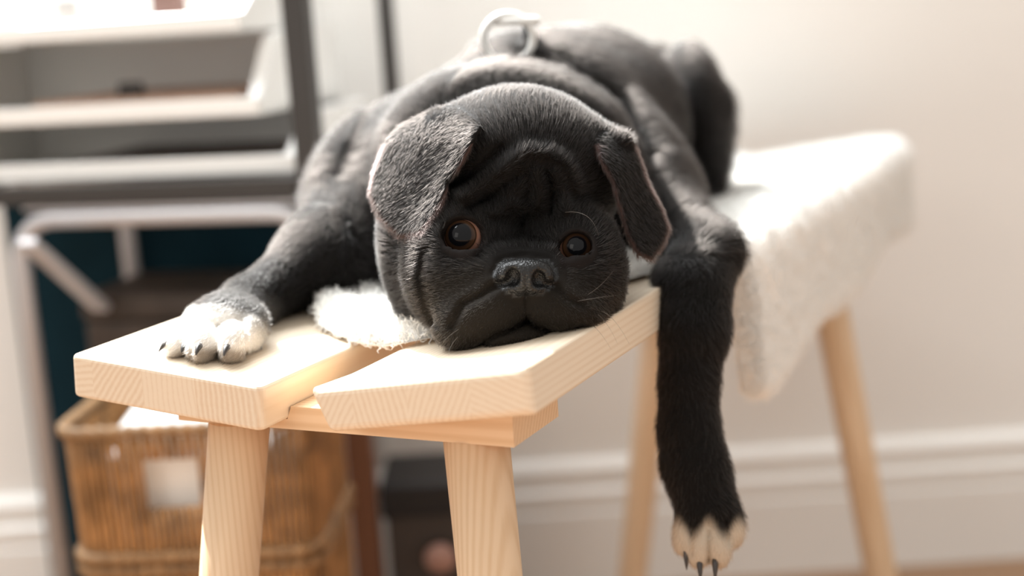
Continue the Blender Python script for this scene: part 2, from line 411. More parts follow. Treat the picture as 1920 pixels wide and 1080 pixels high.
# ears
flap([(905, 238), (880, 285), (850, 340), (822, 395), (790, 436), (748, 446), (712, 410), (690, 362), (700, 318), (720, 270), (748, 236), (800, 208), (862, 206)],
     (.797, 860, 210, -.000277, -.000147), 3.1, .005, .80)
flap([(1118, 262), (1150, 238), (1185, 252), (1203, 300), (1218, 345), (1242, 390), (1256, 428), (1246, 458), (1222, 489), (1194, 478), (1174, 440), (1160, 390), (1146, 340), (1122, 300)],
     (.797, 1130, 260, .000294, -.0000985), 3.0, .005, .80)
# folds and creases of the face
stroke([(868, 366), (915, 338), (955, 305), (985, 282), (1030, 284), (1062, 305), (1080, 345)], 13, -5.0)
stroke([(880, 392), (930, 362), (970, 330)], 9, 4.2)
stroke([(850, 345), (900, 318), (940, 280)], 10, 4.2)
stroke([(1008, 325), (1014, 352), (1008, 385)], 8, -3.6); stroke([(1040, 325), (1058, 360), (1062, 395)], 10, -4.2)
stroke([(1026, 325), (1034, 360), (1032, 400)], 7, 3.4); stroke([(990, 330), (988, 380), (980, 420)], 9, 3.2)
stroke([(925, 400), (960, 385), (985, 392)], 10, -3.4)
stroke([(898, 480), (925, 455), (985, 443), (1040, 457), (1062, 480)], 9, 1.3, .70, .80)
stroke([(924, 512), (936, 488), (985, 478), (1032, 488), (1046, 515)], 5, 1.2, .70, .78)
stroke([(930, 535), (905, 552), (870, 570), (848, 610)], 8, 3.0, .70, .80); stroke([(1042, 538), (1062, 560), (1090, 572)], 7, 2.6, .70, .80)
stroke([(986, 512), (987, 545), (989, 602)], 3.2, 1.5, .70, .78)
stroke([(989, 602), (960, 618), (925, 632), (895, 652)], 5, 3.4, .70, .79); stroke([(989, 602), (1010, 616), (1050, 624), (1092, 612)], 5, 3.2, .70, .79)
stroke([(800, 470), (790, 520), (800, 575), (818, 610)], 8, 2.4, .70, .85)
stroke([(836, 480), (868, 492), (905, 478)], 5, 1.0, .70, .80); stroke([(1058, 500), (1082, 505), (1108, 494)], 5, .9, .70, .80)
K = 1.0
stroke([(640, 330), (700, 205), (800, 130), (930, 100), (1050, 120), (1150, 185), (1215, 290)], 18, 5.0, .86, 1.05)      # groove behind the ruff
# gaps between the toes
for a, b in (((357, 615), (360, 680)), ((409, 612), (408, 682)), ((457, 605), (462, 675))): stroke([a, b], 3.5, 1.8, .70, .80)
for a, b in (((1297, 985), (1296, 1040)), ((1329, 985), (1329, 1050)), ((1362, 970), (1366, 1020))): stroke([a, b], 4, 1.6, .70, .83)

def seg_d2(px, py, pts):
    best = np.full(px.shape, 1e9)
    for (ax, ay), (bx, by) in zip(pts, pts[1:]):
        dx, dy = bx - ax, by - ay; t = np.clip(((px - ax) * dx + (py - ay) * dy) / (dx * dx + dy * dy + 1e-9), 0, 1)
        best = np.minimum(best, (px - ax - t * dx) ** 2 + (py - ay - t * dy) ** 2)
    return best
def poly_sd(px, py, pts):
    d = np.sqrt(seg_d2(px, py, np.vstack([pts, pts[:1]]))); ins = np.zeros(px.shape, bool); n = len(pts)
    for i in range(n):
        (ax, ay), (bx, by) = pts[i], pts[(i + 1) % n]
        if ay == by: continue
        ins ^= ((ay > py) != (by > py)) & (px < (bx - ax) * (py - ay) / (by - ay) + ax)
    return np.where(ins, -d, d)
def view(P):
    v = P - CP; d = v @ FW; return 960 + F * (v @ RT) / d, 540 - F * (v @ UP) / d, d
def earplane(pl, x, y):
    return pl[0] + (x - pl[1]) * pl[3] + (y - pl[2]) * pl[4] + np.maximum(0, pl[2] + 62 - y) ** 2 * 2.6e-6 + .0011 * np.sin((x + y * .6) * .045)
def sdf(P):
    P = np.asarray(P, float); D = np.full(len(P), .05); px, py, dep = view(P)
    for q in PR:
        if q[0] == 'e': _, c, A, r, k, sub, R = q; near = np.einsum('ij,ij->i', P - c, P - c) < (R + .03) ** 2
        elif q[0] == 'c': _, a, b, ra, rb, k, sub, c, R = q; near = np.einsum('ij,ij->i', P - c, P - c) < (R + .03) ** 2
        else:
            _, poly, pl, th, k, sc = q; sub = False
            lo = poly.min(0) - 60; hi = poly.max(0) + 60
            near = (px > lo[0]) & (px < hi[0]) & (py > lo[1]) & (py < hi[1]) & (dep > .67) & (dep < .88)
        ix = np.nonzero(near)[0]
        if not len(ix): continue
        p = P[ix]
        if q[0] == 'e':
            l = (p - c) @ A.T; k0 = np.linalg.norm(l / r, axis=1); k1 = np.linalg.norm(l / r ** 2, axis=1)
            e = np.where(k1 > 1e-9, k0 * (k0 - 1) / np.maximum(k1, 1e-9), -r.min())
        elif q[0] == 'c':
            ba = b - a; t = np.clip((p - a) @ ba / (ba @ ba), 0, 1); e = np.linalg.norm(p - a - t[:, None] * ba, axis=1) - (ra + (rb - ra) * t)
        else:
            mm = dep[ix] / F; pd = poly_sd(px[ix], py[ix], poly) * mm + .0035
            sl = math.sqrt(1 + (pl[3] ** 2 + pl[4] ** 2) * (F / .8) ** 2)
            cd = np.abs(dep[ix] - earplane(pl, px[ix], py[ix])) / sl - th + .0035
            e = np.minimum(np.maximum(pd, cd), 0) + np.hypot(np.maximum(pd, 0), np.maximum(cd, 0)) - .0035
        o = D[ix]
        if sub:
            h = np.clip(.5 - .5 * (o + e) / k, 0, 1); D[ix] = o * (1 - h) - e * h + k * h * (1 - h)
        else:
            h = np.clip(.5 + .5 * (e - o) / k, 0, 1); D[ix] = e * (1 - h) + o * h - k * h * (1 - h)
    for pts, wp, amp, d0, d1 in STROKES:
        lo = pts.min(0) - 3 * wp; hi = pts.max(0) + 3 * wp
        ix = np.nonzero((px > lo[0]) & (px < hi[0]) & (py > lo[1]) & (py < hi[1]) & (dep > d0 - .01) & (dep < d1 + .01) & (np.abs(D) < .012))[0]
        if not len(ix): continue
        fade = np.clip((d1 - dep[ix]) / .015, 0, 1) * np.clip((dep[ix] - d0) / .01, 0, 1)
        D[ix] += amp * fade * np.exp(-seg_d2(px[ix], py[ix], pts) / wp ** 2)
    # what it lies on presses the underside flat
    q = P - P0; a = q @ WB; s = q @ UB
    inb = np.maximum(np.abs(a + .0105) - .1375, np.maximum(-s - .001, s - LEN))
    zt = ztop(np.clip(a, -.147, .126)) + np.where(s > edge_s(a) - .004, FT + .003, .0006)
    below = np.minimum(zt - P[:, 2], -np.maximum(inb, -.03) + .0)
    return np.maximum(D, np.minimum(below, .04))

def mesh_from_sdf():
    lo = np.array([-.215, .58, .315]); hi = np.array([.235, 1.33, .70]); h = .0018; m = 5; H = h * m
    nc = np.ceil((hi - lo) / H).astype(int)
    g = [lo[i] + (np.arange(nc[i]) + .5) * H for i in range(3)]
    G = np.stack(np.meshgrid(*g, indexing='ij'), -1).reshape(-1, 3); dc = sdf(G).reshape(nc)
    D = np.repeat(np.repeat(np.repeat(dc.astype(np.float32), m, 0), m, 1), m, 2)
    act = np.argwhere(np.abs(dc) < H * 1.25)
    sub = np.stack(np.meshgrid(*[np.arange(m)] * 3, indexing='ij'), -1).reshape(-1, 3)
    I = (act[:, None, :] * m + sub[None]).reshape(-1, 3)
    for c in range(0, len(I), 400000):
        J = I[c:c + 400000]; D[J[:, 0], J[:, 1], J[:, 2]] = sdf(lo + (J + .5) * h)
    S = D < 0
    c8 = [(i, j, k) for i in (0, 1) for j in (0, 1) for k in (0, 1)]
    n = np.array(D.shape) - 1
    cnt = np.zeros(n, np.int8)
    for i, j, k in c8: cnt += S[i:i + n[0], j:j + n[1], k:k + n[2]]
    A = np.argwhere((cnt > 0) & (cnt < 8)); idm = np.full(n, -1, np.int32); idm[tuple(A.T)] = np.arange(len(A))
    val = np.stack([D[A[:, 0] + i, A[:, 1] + j, A[:, 2] + k] for i, j, k in c8], 1).astype(float); off = np.array(c8, float)
    acc = np.zeros((len(A), 3)); wt = np.zeros(len(A))
    for a in range(8):
        for b in range(a + 1, 8):
            if np.abs(off[a] - off[b]).sum() != 1: continue
            cr = (val[:, a] < 0) != (val[:, b] < 0); t = np.where(cr, val[:, a] / np.where(cr, val[:, a] - val[:, b], 1), 0)
            acc += np.where(cr[:, None], off[a] + t[:, None] * (off[b] - off[a]), 0); wt += cr
    V = lo + (A + acc / wt[:, None] + .5) * h
    Fc = []
    for ax in range(3):
        sl0 = [slice(1, -1)] * 3; sl1 = [slice(1, -1)] * 3; sl0[ax] = slice(0, -1); sl1[ax] = slice(1, None)
        s0 = S[tuple(sl0)]; s1 = S[tuple(sl1)]; E_ = np.argwhere(s0 != s1); fl_ = s0[tuple(E_.T)]
        base = E_ + 1; base[:, ax] -= 1
        b, c = [x for x in range(3) if x != ax]; q = []
        for db, dc_ in ((-1, -1), (0, -1), (0, 0), (-1, 0)):
            z = base.copy(); z[:, b] += db; z[:, c] += dc_; q.append(idm[tuple(z.T)])
        q = np.stack(q, 1); fl2 = fl_ if ax != 1 else ~fl_
        q[~fl2] = q[~fl2][:, ::-1]; Fc.append(q)
    Fc = np.concatenate(Fc); Fc = Fc[(Fc >= 0).all(1)]
    def grad(P, e=.0006):
        g = np.stack([sdf(P + np.eye(3)[i] * e) - sdf(P - np.eye(3)[i] * e) for i in range(3)], 1)
        return g / (np.linalg.norm(g, axis=1, keepdims=True) + 1e-9)
    g = grad(V); V = V - g * np.clip(sdf(V), -.0012, .0012)[:, None]
    return V, Fc, grad(V)

def biggest(V, Fc, N):
    lab = np.arange(len(V))
    for _ in range(4000):
        m = lab[Fc].min(1); new = lab.copy()
        np.minimum.at(new, Fc.ravel(), np.repeat(m, 4)); new = new[new]
        if (new == lab).all(): break
        lab = new
    u, c = np.unique(lab, return_counts=True); keep = lab == u[c.argmax()]
    ren = np.cumsum(keep) - 1
    return V[keep], ren[Fc[keep[Fc].all(1)]], N[keep]

V, Q, N = biggest(*mesh_from_sdf())
px, py, dep = view(V)
NOSE = (np.hypot((px - 985) / 60, (py - 517) / 40) < 1) & (dep < .765 * HK)
def blob(x, y, rx, ry, d0=0, d1=9, soft=.25):
    k = np.hypot((px - x) / rx, (py - y) / ry); return np.clip((1 - k) / soft + .5, 0, 1) * ((dep > d0) & (dep < d1))
def smooth(a, b, x): t = np.clip((x - a) / (b - a), 0, 1); return t * t * (3 - 2 * t)
eye_m = np.zeros(len(V))
for x, y, d, r in EYES: eye_m = np.maximum(eye_m, smooth(1.16, 1.02, np.hypot(px - x, py - y) * d / F * 1000 / r) * (dep < .80 * HK))
head_m = smooth(.150, .085, np.linalg.norm(V - at(975, 400, .82 * HK), axis=1))
muz_m = np.clip(blob(970, 580, 175, 85, .60, .80 * HK, .5) * smooth(.80 * HK, .785 * HK, dep), 0, 1)
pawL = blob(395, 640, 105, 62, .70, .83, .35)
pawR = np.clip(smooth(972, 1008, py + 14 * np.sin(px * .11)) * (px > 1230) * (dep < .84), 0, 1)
legL = smooth(690, 600, px) * (py > 380) * (dep < .95); legR = (px > 1225) * (py > 480) * (dep < .86)
base = np.tile([.0058, .0048, .0042], (len(V), 1))
def paint(m, c): base[:] = base * (1 - m[:, None]) + np.array(c) * m[:, None]
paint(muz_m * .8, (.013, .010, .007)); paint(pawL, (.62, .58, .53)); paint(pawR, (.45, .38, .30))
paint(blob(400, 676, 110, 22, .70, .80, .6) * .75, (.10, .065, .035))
paint(blob(460, 590, 60, 40, .70, .86, .8) * .25, (.3, .29, .28))
paint(eye_m * .8, (.012, .009, .008))
ear_edge = np.zeros(len(V))
for q in PR:
    if q[0] == 'f':
        on = np.abs(dep - earplane(q[2], px, py)) < .006
        ear_edge = np.maximum(ear_edge, smooth(7, 2, np.abs(poly_sd(px, py, q[1]))) * on * (py > 270))
paint(ear_edge * .6, (.10, .062, .055)); paint(NOSE * 1.0, (.009, .009, .009))

me = bpy.data.meshes.new('pug'); me.from_pydata(V.tolist(), [], Q.tolist()); me.update()
me.polygons.foreach_set('use_smooth', [True] * len(me.polygons))
ca = me.color_attributes.new('coat', 'FLOAT_COLOR', 'POINT'); ca.data.foreach_set('color', np.hstack([base, np.ones((len(V), 1))]).astype(np.float32).ravel())
na_ = me.attributes.new('wet', 'FLOAT', 'POINT'); na_.data.foreach_set('value', (NOSE * 1.0).astype(np.float32))
m_skin = bpy.data.materials.new('pug_skin'); t_, n_, l_ = nodes_of(m_skin); b_ = n_['Principled BSDF']
at1 = n_.new('ShaderNodeAttribute'); at1.attribute_name = 'coat'; l_.new(at1.outputs['Color'], b_.inputs['Base Color'])
at2 = n_.new('ShaderNodeAttribute'); at2.attribute_name = 'wet'
mr = n_.new('ShaderNodeMapRange'); mr.inputs['To Min'].default_value = .75; mr.inputs['To Max'].default_value = .34
l_.new(at2.outputs['Fac'], mr.inputs['Value']); l_.new(mr.outputs[0], b_.inputs['Roughness'])
b_.inputs['Specular IOR Level'].default_value = .10
tc_ = n_.new('ShaderNodeTexCoord'); vo = n_.new('ShaderNodeTexVoronoi'); vo.inputs['Scale'].default_value = 950; l_.new(tc_.outputs['Object'], vo.inputs['Vector'])
bp_ = n_.new('ShaderNodeBump'); bp_.inputs['Distance'].default_value = .0004; l_.new(vo.outputs['Distance'], bp_.inputs['Height']); l_.new(at2.outputs['Fac'], bp_.inputs['Strength']); mr2 = n_.new('ShaderNodeMapRange'); mr2.inputs['To Min'].default_value = .10; mr2.inputs['To Max'].default_value = .38; l_.new(at2.outputs['Fac'], mr2.inputs['Value']); l_.new(mr2.outputs[0], b_.inputs['Specular IOR Level']); l_.new(bp_.outputs[0], b_.inputs['Normal'])
pug = link('pug', me, m_skin)
tag(pug, 'black pug with white toes lying on the bench with its chin on a plank', 'dog')

# coat of short hair
def coat(n_hair):
    tri = np.concatenate([Q[:, [0, 1, 2]], Q[:, [0, 2, 3]]])
    ar = np.linalg.norm(np.cross(V[tri[:, 1]] - V[tri[:, 0]], V[tri[:, 2]] - V[tri[:, 0]]), axis=1)
    dens = np.ones(len(V)); dens[head_m > .3] = 2.2; dens[(legL + pawL) > .4] = 1.8; dens[NOSE] = 0; dens *= 1 - .97 * (eye_m > .35)
    tcol = (V - CP) @ FW
    under = N[:, 2] < -.6
    dens[under & (dep > .86)] *= .25; dens[(N @ FW > .55)] *= .35
    pr = ar * dens[tri].mean(1); pr /= pr.sum()
    f = rng.choice(len(tri), n_hair, p=pr); b = rng.random((n_hair, 2)); fl2 = b.sum(1) > 1; b[fl2] = 1 - b[fl2]
    w3 = np.stack([1 - b.sum(1), b[:, 0], b[:, 1]], 1); T = tri[f]
    mixv = lambda A: np.einsum('ij,ij...->i...', w3, A[T])
    P = mixv(V); n = mixv(N); n /= np.linalg.norm(n, axis=1, keepdims=True)
    # flow of the coat
    nose = at(985, 500, .745 * HK); hd = P - nose; hd /= np.linalg.norm(hd, axis=1, keepdims=True) + 1e-9
    hm = mixv(head_m)[:, None]; body = UB * .8 + np.array([0, 0, -.55])
    side = (P - (P0 + np.outer((P - P0) @ UB, UB)))
    sd_ = np.sign((P - P0) @ WB + .01)[:, None] * WB * .45
    flow = hd * hm + (body + sd_) * (1 - hm)
    pxs, pys, ds = view(P)
    lL = mixv(legL.astype(float))[:, None]; armdir = at(380, 640, .77) - at(640, 470, .90); armdir /= np.linalg.norm(armdir)
    lR = mixv(legR.astype(float))[:, None]
    flow = flow * (1 - lL) + armdir * lL; flow = flow * (1 - lR) + np.array([0, 0, -1.0]) * lR
    ear = np.zeros(len(P))
    for q in PR:
        if q[0] == 'f': ear = np.maximum(ear, (poly_sd(pxs, pys, q[1]) < 6) & (np.abs(ds - earplane(q[2], pxs, pys)) < .007))
    ed = np.where((pxs < 975)[:, None], at(740, 440, .795) - at(870, 220, .80), at(1235, 480, .81) - at(1140, 250, .80)); ed /= np.linalg.norm(ed, axis=1, keepdims=True)
    flow = np.where(ear[:, None] > .5, ed, flow)
    wob = np.stack([np.sin(P @ rng.normal(0, 70, 3) + k) for k in range(3)], 1) * .28
    flow = flow + wob + rng.normal(0, .16, flow.shape)
    tg = flow - n * np.einsum('ij,ij->i', flow, n)[:, None]; tg /= np.linalg.norm(tg, axis=1, keepdims=True) + 1e-9
    L = .0105 - .0045 * hm[:, 0]; L = np.where(lL[:, 0] + lR[:, 0] > .5, .0060, L)
    L = L * (1 - .62 * mixv(muz_m)); L = np.where(mixv(np.maximum(pawL, pawR)) > .5, .0045, L); L = np.where(ear > .5, .0048, L)
    L = L * (1 - .6 * mixv(eye_m)); ruff = (ds > .86) & (ds < 1.0); L = np.where(ruff & (hm[:, 0] < .4), L * 1.15, L)
    near_nose = np.hypot((pxs - 985) / 75, (pys - 517) / 52) < 1; L = np.where(near_nose & (ds < .775 * HK), .0012, L)
    L *= rng.uniform(.65, 1.15, len(L))
    lift = rng.uniform(.16, .42, len(L))[:, None]
    K = 4; pts = np.zeros((len(P), K, 3)); cur = P - n * .0004; dr = tg * (1 - lift * .5) + n * (lift + .18); dr /= np.linalg.norm(dr, axis=1, keepdims=True)
    for k in range(K):
        pts[:, k] = cur
        cur = cur + dr * (L / (K - 1))[:, None]; dr = dr - n * .16 + tg * .05; dr /= np.linalg.norm(dr, axis=1, keepdims=True)
    rad = np.tile(np.array([1, .9, .65, .15]), (len(P), 1)) * rng.uniform(.055e-3, .085e-3, len(P))[:, None]
    c = mixv(base); var = rng.uniform(.6, 1.5, len(P))[:, None]
    hc = bpy.data.hair_curves.new('coat'); hc.add_curves([K] * len(P))
    hc.attributes['position'].data.foreach_set('vector', pts.astype(np.float32).ravel())
    ra = hc.attributes.get('radius') or hc.attributes.new('radius', 'FLOAT', 'POINT'); ra.data.foreach_set('value', rad.astype(np.float32).ravel())
    cc = hc.attributes.new('tint', 'FLOAT_COLOR', 'CURVE'); cc.data.foreach_set('color', np.hstack([np.clip(c * var, 0, 1), np.ones((len(P), 1))]).astype(np.float32).ravel())
    m = bpy.data.materials.new('pug_hair'); t, nn, l = nodes_of(m); nn.clear()
    out = nn.new('ShaderNodeOutputMaterial'); h = nn.new('ShaderNodeBsdfHairPrincipled'); h.parametrization = 'COLOR'
    a_ = nn.new('ShaderNodeAttribute'); a_.attribute_name = 'tint'; l.new(a_.outputs['Color'], h.inputs['Color'])
    h.inputs['Roughness'].default_value = .46; h.inputs['Radial Roughness'].default_value = .5; h.inputs['Coat'].default_value = 0; h.inputs['IOR'].default_value = 1.32; h.inputs['Random Roughness'].default_value = .2
    l.new(h.outputs[0], out.inputs[0])
    hc.materials.append(m)
    o = bpy.data.objects.new('fur', hc); col.objects.link(o); o.parent = pug; o['kind'] = 'stuff'
    return o
coat(260000)

# eyes
m_eye = bpy.data.materials.new('pug_eye'); t_, n_, l_ = nodes_of(m_eye); b_ = n_['Principled BSDF']
tc_ = n_.new('ShaderNodeTexCoord'); sx = n_.new('ShaderNodeSeparateXYZ'); l_.new(tc_.outputs['Object'], sx.inputs[0])
cr = n_.new('ShaderNodeValToRGB'); e = cr.color_ramp; mr = n_.new('ShaderNodeMapRange'); mr.inputs['From Min'].default_value = 0; mr.inputs['From Max'].default_value = .0105
l_.new(sx.outputs[2], mr.inputs['Value']); l_.new(mr.outputs[0], cr.inputs[0])
e.elements[0].position = .0; e.elements[0].color = (.34, .15, .11, 1); e.elements[1].position = .97; e.elements[1].color = (.004, .004, .005, 1)
for p, c in ((.42, (.40, .21, .15, 1)), (.57, (.26, .125, .08, 1)), (.61, (.012, .008, .006, 1)), (.68, (.060, .028, .013, 1)), (.80, (.030, .016, .010, 1)), (.84, (.004, .004, .005, 1))):
    k = e.elements.new(p); k.color = c
l_.new(cr.outputs[0], b_.inputs['Base Color']); b_.inputs['Roughness'].default_value = .05; b_.inputs['Specular IOR Level'].default_value = .2
for (x, y, d, r), gz in zip(EYES, ((862, 440), (1080, 461))):
    c = at(x, y, d); R = r / 1000
    prof_ = [(0, -R)] + [(R * math.sin(a), -R * math.cos(a) * (1 + .05 * max(0, -math.cos(a)) ** 6)) for a in np.linspace(.08, math.pi - .06, 34)] + [(0, R * 1.05)]
    o = bm_obj('eye', bm_lathe(prof_, 40), m_eye, pug, True)
    mm = d / F; look = Vector((-FW + RT * (gz[0] - x) * mm / R + UP * -(gz[1] - y) * mm / R).tolist())
    o.location = c.tolist(); o.rotation_euler = look.to_track_quat('Z', 'Y').to_euler()
    o['label'] = 'wide brown eye with a dark pupil'

# claws
m_claw = mat('claw', (.035, .03, .028), .35, .5)
def claw(x, y, d, dx, dy, dd, ln, r):
    a = Vector(at(x, y, d).tolist()); b = Vector((RT * dx - UP * dy + FW * dd).tolist()).normalized(); dn = Vector((0, 0, -1))
    pts = [a + b * ln * t + dn * ln * .35 * t * t for t in (0, .3, .6, .85, 1)]
    o = bm_obj('claw', bm_tube(pts, [r, r * .92, r * .7, r * .4, r * .12], 10), m_claw, pug, True)
for c in ((322, 634, .768, -.75, .5, -.6, .009, .0019), (347, 645, .7615, -.1, .3, -1, .007, .0018), (374, 648, .7515, -.1, .35, -1, .007, .0018), (426, 650, .7515, -.1, .35, -1, .007, .0018),
          (487, 614, .7885, .15, 1, -.5, .010, .0021), (1286, 1028, .790, 0, 1, -.3, .009, .0019), (1311, 1050, .784, .05, 1, -.3, .009, .0019), (1341, 1048, .784, -.05, 1, -.3, .009, .0019), (1366, 1005, .790, -.1, 1, -.4, .008, .0019)):
    claw(*c)
# whiskers
m_wh = mat('whisker', (.16, .14, .12), .4, .4)
for pts in (((846, 585, .768), (815, 605, .757), (800, 640, .75)), ((835, 600, .768), (795, 622, .76), (778, 652, .752)), ((872, 612, .756), (830, 642, .746)),
            ((862, 628, .757), (845, 650, .748), (842, 668, .744)), ((1085, 560, .762), (1120, 540, .755), (1152, 505, .752)), ((1075, 566, .757), (1110, 560, .748), (1165, 552, .744)),
            ((1098, 580, .766), (1130, 598, .756), (1158, 645, .75)), ((1105, 590, .768), (1140, 590, .758), (1180, 645, .75)), ((1096, 600, .767), (1120, 618, .757), (1146, 655, .75)),
            ((1060, 398, .778), (1100, 405, .765), (1122, 440, .76)), ((1075, 612, .76), (1082, 630, .752), (1080, 650, .749))):
    p = [Vector(at(q[0], q[1], q[2] * HK).tolist()) for q in pts]
    if len(p) == 2: p = [p[0], (p[0] + p[1]) / 2 + Vector((0, 0, .001)), p[1]]
    cv = [p[0] * (1 - t) ** 2 + (p[1] * 2 - (p[0] + p[2]) / 2) * 2 * t * (1 - t) + p[2] * t * t for t in np.linspace(0, 1, 9)]
    bm_obj('whisker', bm_tube(cv, [.00012 * (1 - .8 * k / 8) for k in range(9)], 6), m_wh, pug, True)

# collar with its rings
collar = empty('dog_collar', at(958, 95, .955).tolist()); tag(collar, 'dark collar with two pale metal rings on the nape of the pug', 'collar')
m_strap = mat('strap', (.02, .02, .022), .6, .3); m_ring = mat('ring_metal', (.92, .92, .89), .3, .5, metal=.1)
def rel(bm, name, m, smooth=True):
    o = bm_obj(name, bm, m, collar, smooth); o.data.transform(Matrix.Translation((-collar.location)).to_4x4()); return o
cc = at(950, 275, .955)
ring_pts = []
for k in range(48):
    a = 2 * math.pi * k / 48; ring_pts.append(cc + RT * math.cos(a) * .079 + (UP * .93 + FW * .30) * math.sin(a) * .063)
rel(bm_tube(ring_pts, .0042, 10, closed=True), 'strap', m_strap)
def torus(c, R, r, ax1, ax2, name):
    rel(bm_tube([c + (ax1 * math.cos(2 * math.pi * k / 36) + ax2 * math.sin(2 * math.pi * k / 36)) * R for k in range(36)], r, 12, closed=True), name, m_ring)
torus(at(953, 73, .940), .0165, .0026, RT, UP * .9 - FW * .42, 'ring')
torus(at(966, 39, .945), .0140, .0030, RT, FW * .9 + UP * .18, 'split_ring')
rel(bm_box(-.004, .004, -.004, .004, -.006, .006, .001), 'buckle_tab', m_strap).location = (at(992, 62, .955) - np.array(collar.location) + np.array(collar.location)).tolist()

# ------------------------------------------------------------------ furniture at the back on the left
YAW = math.radians(15)
def frame_at(p): return Matrix.Translation(p.tolist() if hasattr(p, 'tolist') else p) @ Matrix.Rotation(-YAW, 4, 'Z')
m_black = mat('black_metal', (.035, .031, .028), .5, .4)
m_grey = mat('grey_metal', (.50, .49, .50), .38, .5, metal=.35)
m_navy = mat('navy_panel', (.006, .026, .038), .85, .12, noise=.2, scale=12)
m_tray = mat('tray_enamel', (.82, .81, .78), .35, .5)
corner = at(588, 365, 1.25)
ZS = .506                                           # top of the stand
stand = empty('metal_stand', (corner[0], corner[1], 0), -YAW); tag(stand, 'grey tube stand with rounded corners carrying the black rack', 'stand')
rack = empty('tray_rack', (corner[0], corner[1], ZS), -YAW); tag(rack, 'black metal rack holding stacked white trays on the grey stand', 'rack')
WS, DS = .43, .23
# stand (local x to the right, y to the back, origin below the front right post)
xl = -.300
def tube_frame(y, xr=0.0):
    pts = [(xl, y, .004), (xl, y, ZS - .055)]
    for a in np.linspace(0, math.pi / 2, 8): pts.append((xl + .04 - .04 * math.cos(a), y, ZS - .052 + .04 * math.sin(a)))
    for a in np.linspace(0, math.pi / 2, 8): pts.append((xr - .04 + .04 * math.sin(a), y, ZS - .052 + .04 * math.cos(a)))
    pts += [(xr, y, ZS - .055), (xr, y, .004)]
    return pts
bm_obj('tube_frame', bm_tube(tube_frame(.0), .0085, 14), m_grey, stand, True)
bm_obj('tube_frame', bm_tube(tube_frame(DS - .034, -.085), .0085, 14), m_grey, stand, True)
bm_obj('top_panel', bm_box(xl + .01, .0, -.004, DS - .024, ZS - .0035, ZS, .001), m_grey, stand)
bA = Matrix.Rotation(YAW, 4, 'Z') @ Vector((at(50, 452, 1.275) - np.array([corner[0], corner[1], 0])).tolist()); bB = Matrix.Rotation(YAW, 4, 'Z') @ Vector((at(192, 578, 1.37) - np.array([corner[0], corner[1], 0])).tolist())
br = bm_obj('brace', bm_box(-.0095, .0095, 0, (bB - bA).length, -.004, .004, .001), m_grey, stand)
br.location = bA
dv = (bB - bA).normalized(); br.rotation_euler = dv.to_track_quat('Y', 'Z').to_euler()
bm_obj('shelf', bm_box(xl + .01, .0, .045, DS - .044, .316, .326, .002), m_navy, stand)
nvy = bm_obj('navy_board', bm_box(-.545, -.175, -.008, 0, 0, ZS - .012, .002), m_navy); nvy.location = (0, WALL_Y - .0195, 0)
tag(nvy, 'large dark navy board standing on edge behind the grey stand', 'board')
# rack
def bar(name, a, b, wd, mtl, par): 
    x0, y0, z0 = [min(p, q) - wd / 2 for p, q in zip(a, b)]; x1, y1, z1 = [max(p, q) + wd / 2 for p, q in zip(a, b)]
    return bm_obj(name, bm_box(x0, x1, y0, y1, z0, z1, .0015), mtl, par)
PW = .021; RH = .36
for x in (-WS, 0):
    for y in (0, DS): bar('post', (x, y, PW / 2), (x, y, RH), PW if y == 0 else .014, m_black, rack)
for z in (PW / 2, RH):
    bar('rail', (-WS + PW, 0, z), (-PW, 0, z), PW * .8, m_black, rack); bar('rail', (-WS + PW, DS, z), (-PW, DS, z), PW * .8, m_black, rack)
    for x in (-WS, 0): bar('rail', (x, PW, z), (x, DS - PW, z), PW * .8, m_black, rack)
def tray(z, label, xr, sh=.050):
    t = empty('letter_tray', (rack.matrix_basis @ Vector((0, 0, z))).to_tuple(), -YAW); tag(t, label, 'tray', 'white trays in the black rack')
    x0, x1, y0, y1 = -WS + .016, xr, .016, DS - .014
    bm_obj('tray_floor', bm_box(x0, x1, y0, y1, 0, .003, .001), m_tray, t)
    bm_obj('front_lip', bm_box(x0, x1, y0 - .003, y0 + .004, 0, .016, .0015), m_tray, t)
    bm_obj('back_wall', bm_box(x0, x1, y1 - .003, y1, .003, sh, .001), m_tray, t)
    for x in (x0, x1 - .012):
        pr = [(y0 + .004, .0031), (y1 - .0031, .0031), (y1 - .0031, sh), (y0 + .075, sh), (y0 + .045, sh - .006), (y0 + .004, .016)]
        bm_obj('side_wall', bm_prism([(x, a, b) for a, b in pr], [(x + .012, a, b) for a, b in pr]), m_tray, t)
    return t
bpy.context.view_layer.update()
tray(.0215, 'lowest white tray resting on the bottom rails of the black rack', -.020)
tray(.0740, 'middle white tray with a brown paper stack in the black rack', -.050, .073)
tray(.1490, 'top white tray crowded with small jars in the black rack', -.060)
def rk(x, y, z): return (rack.matrix_basis @ Vector((x, y, z)))
pp = bm_obj('paper_stack', bm_box(-.105, .105, -.085, .085, 0, .016, .002), mat('kraft_paper', (.50, .33, .24), .8, .2, noise=.15, scale=25)); pp.location = rk(-.185, .118, .0773); pp.rotation_euler = (0, 0, -YAW)
tag(pp, 'flat stack of brown paper lying in the middle white tray', 'paper')
pq = bm_obj('dark_folder', bm_box(-.115, .115, -.08, .08, 0, .010, .002), mat('folder_card', (.10, .075, .065), .7, .2)); pq.location = rk(-.16, .122, .0247); pq.rotation_euler = (0, 0, -YAW)
tag(pq, 'dark brown folder lying in the lowest white tray', 'folder')
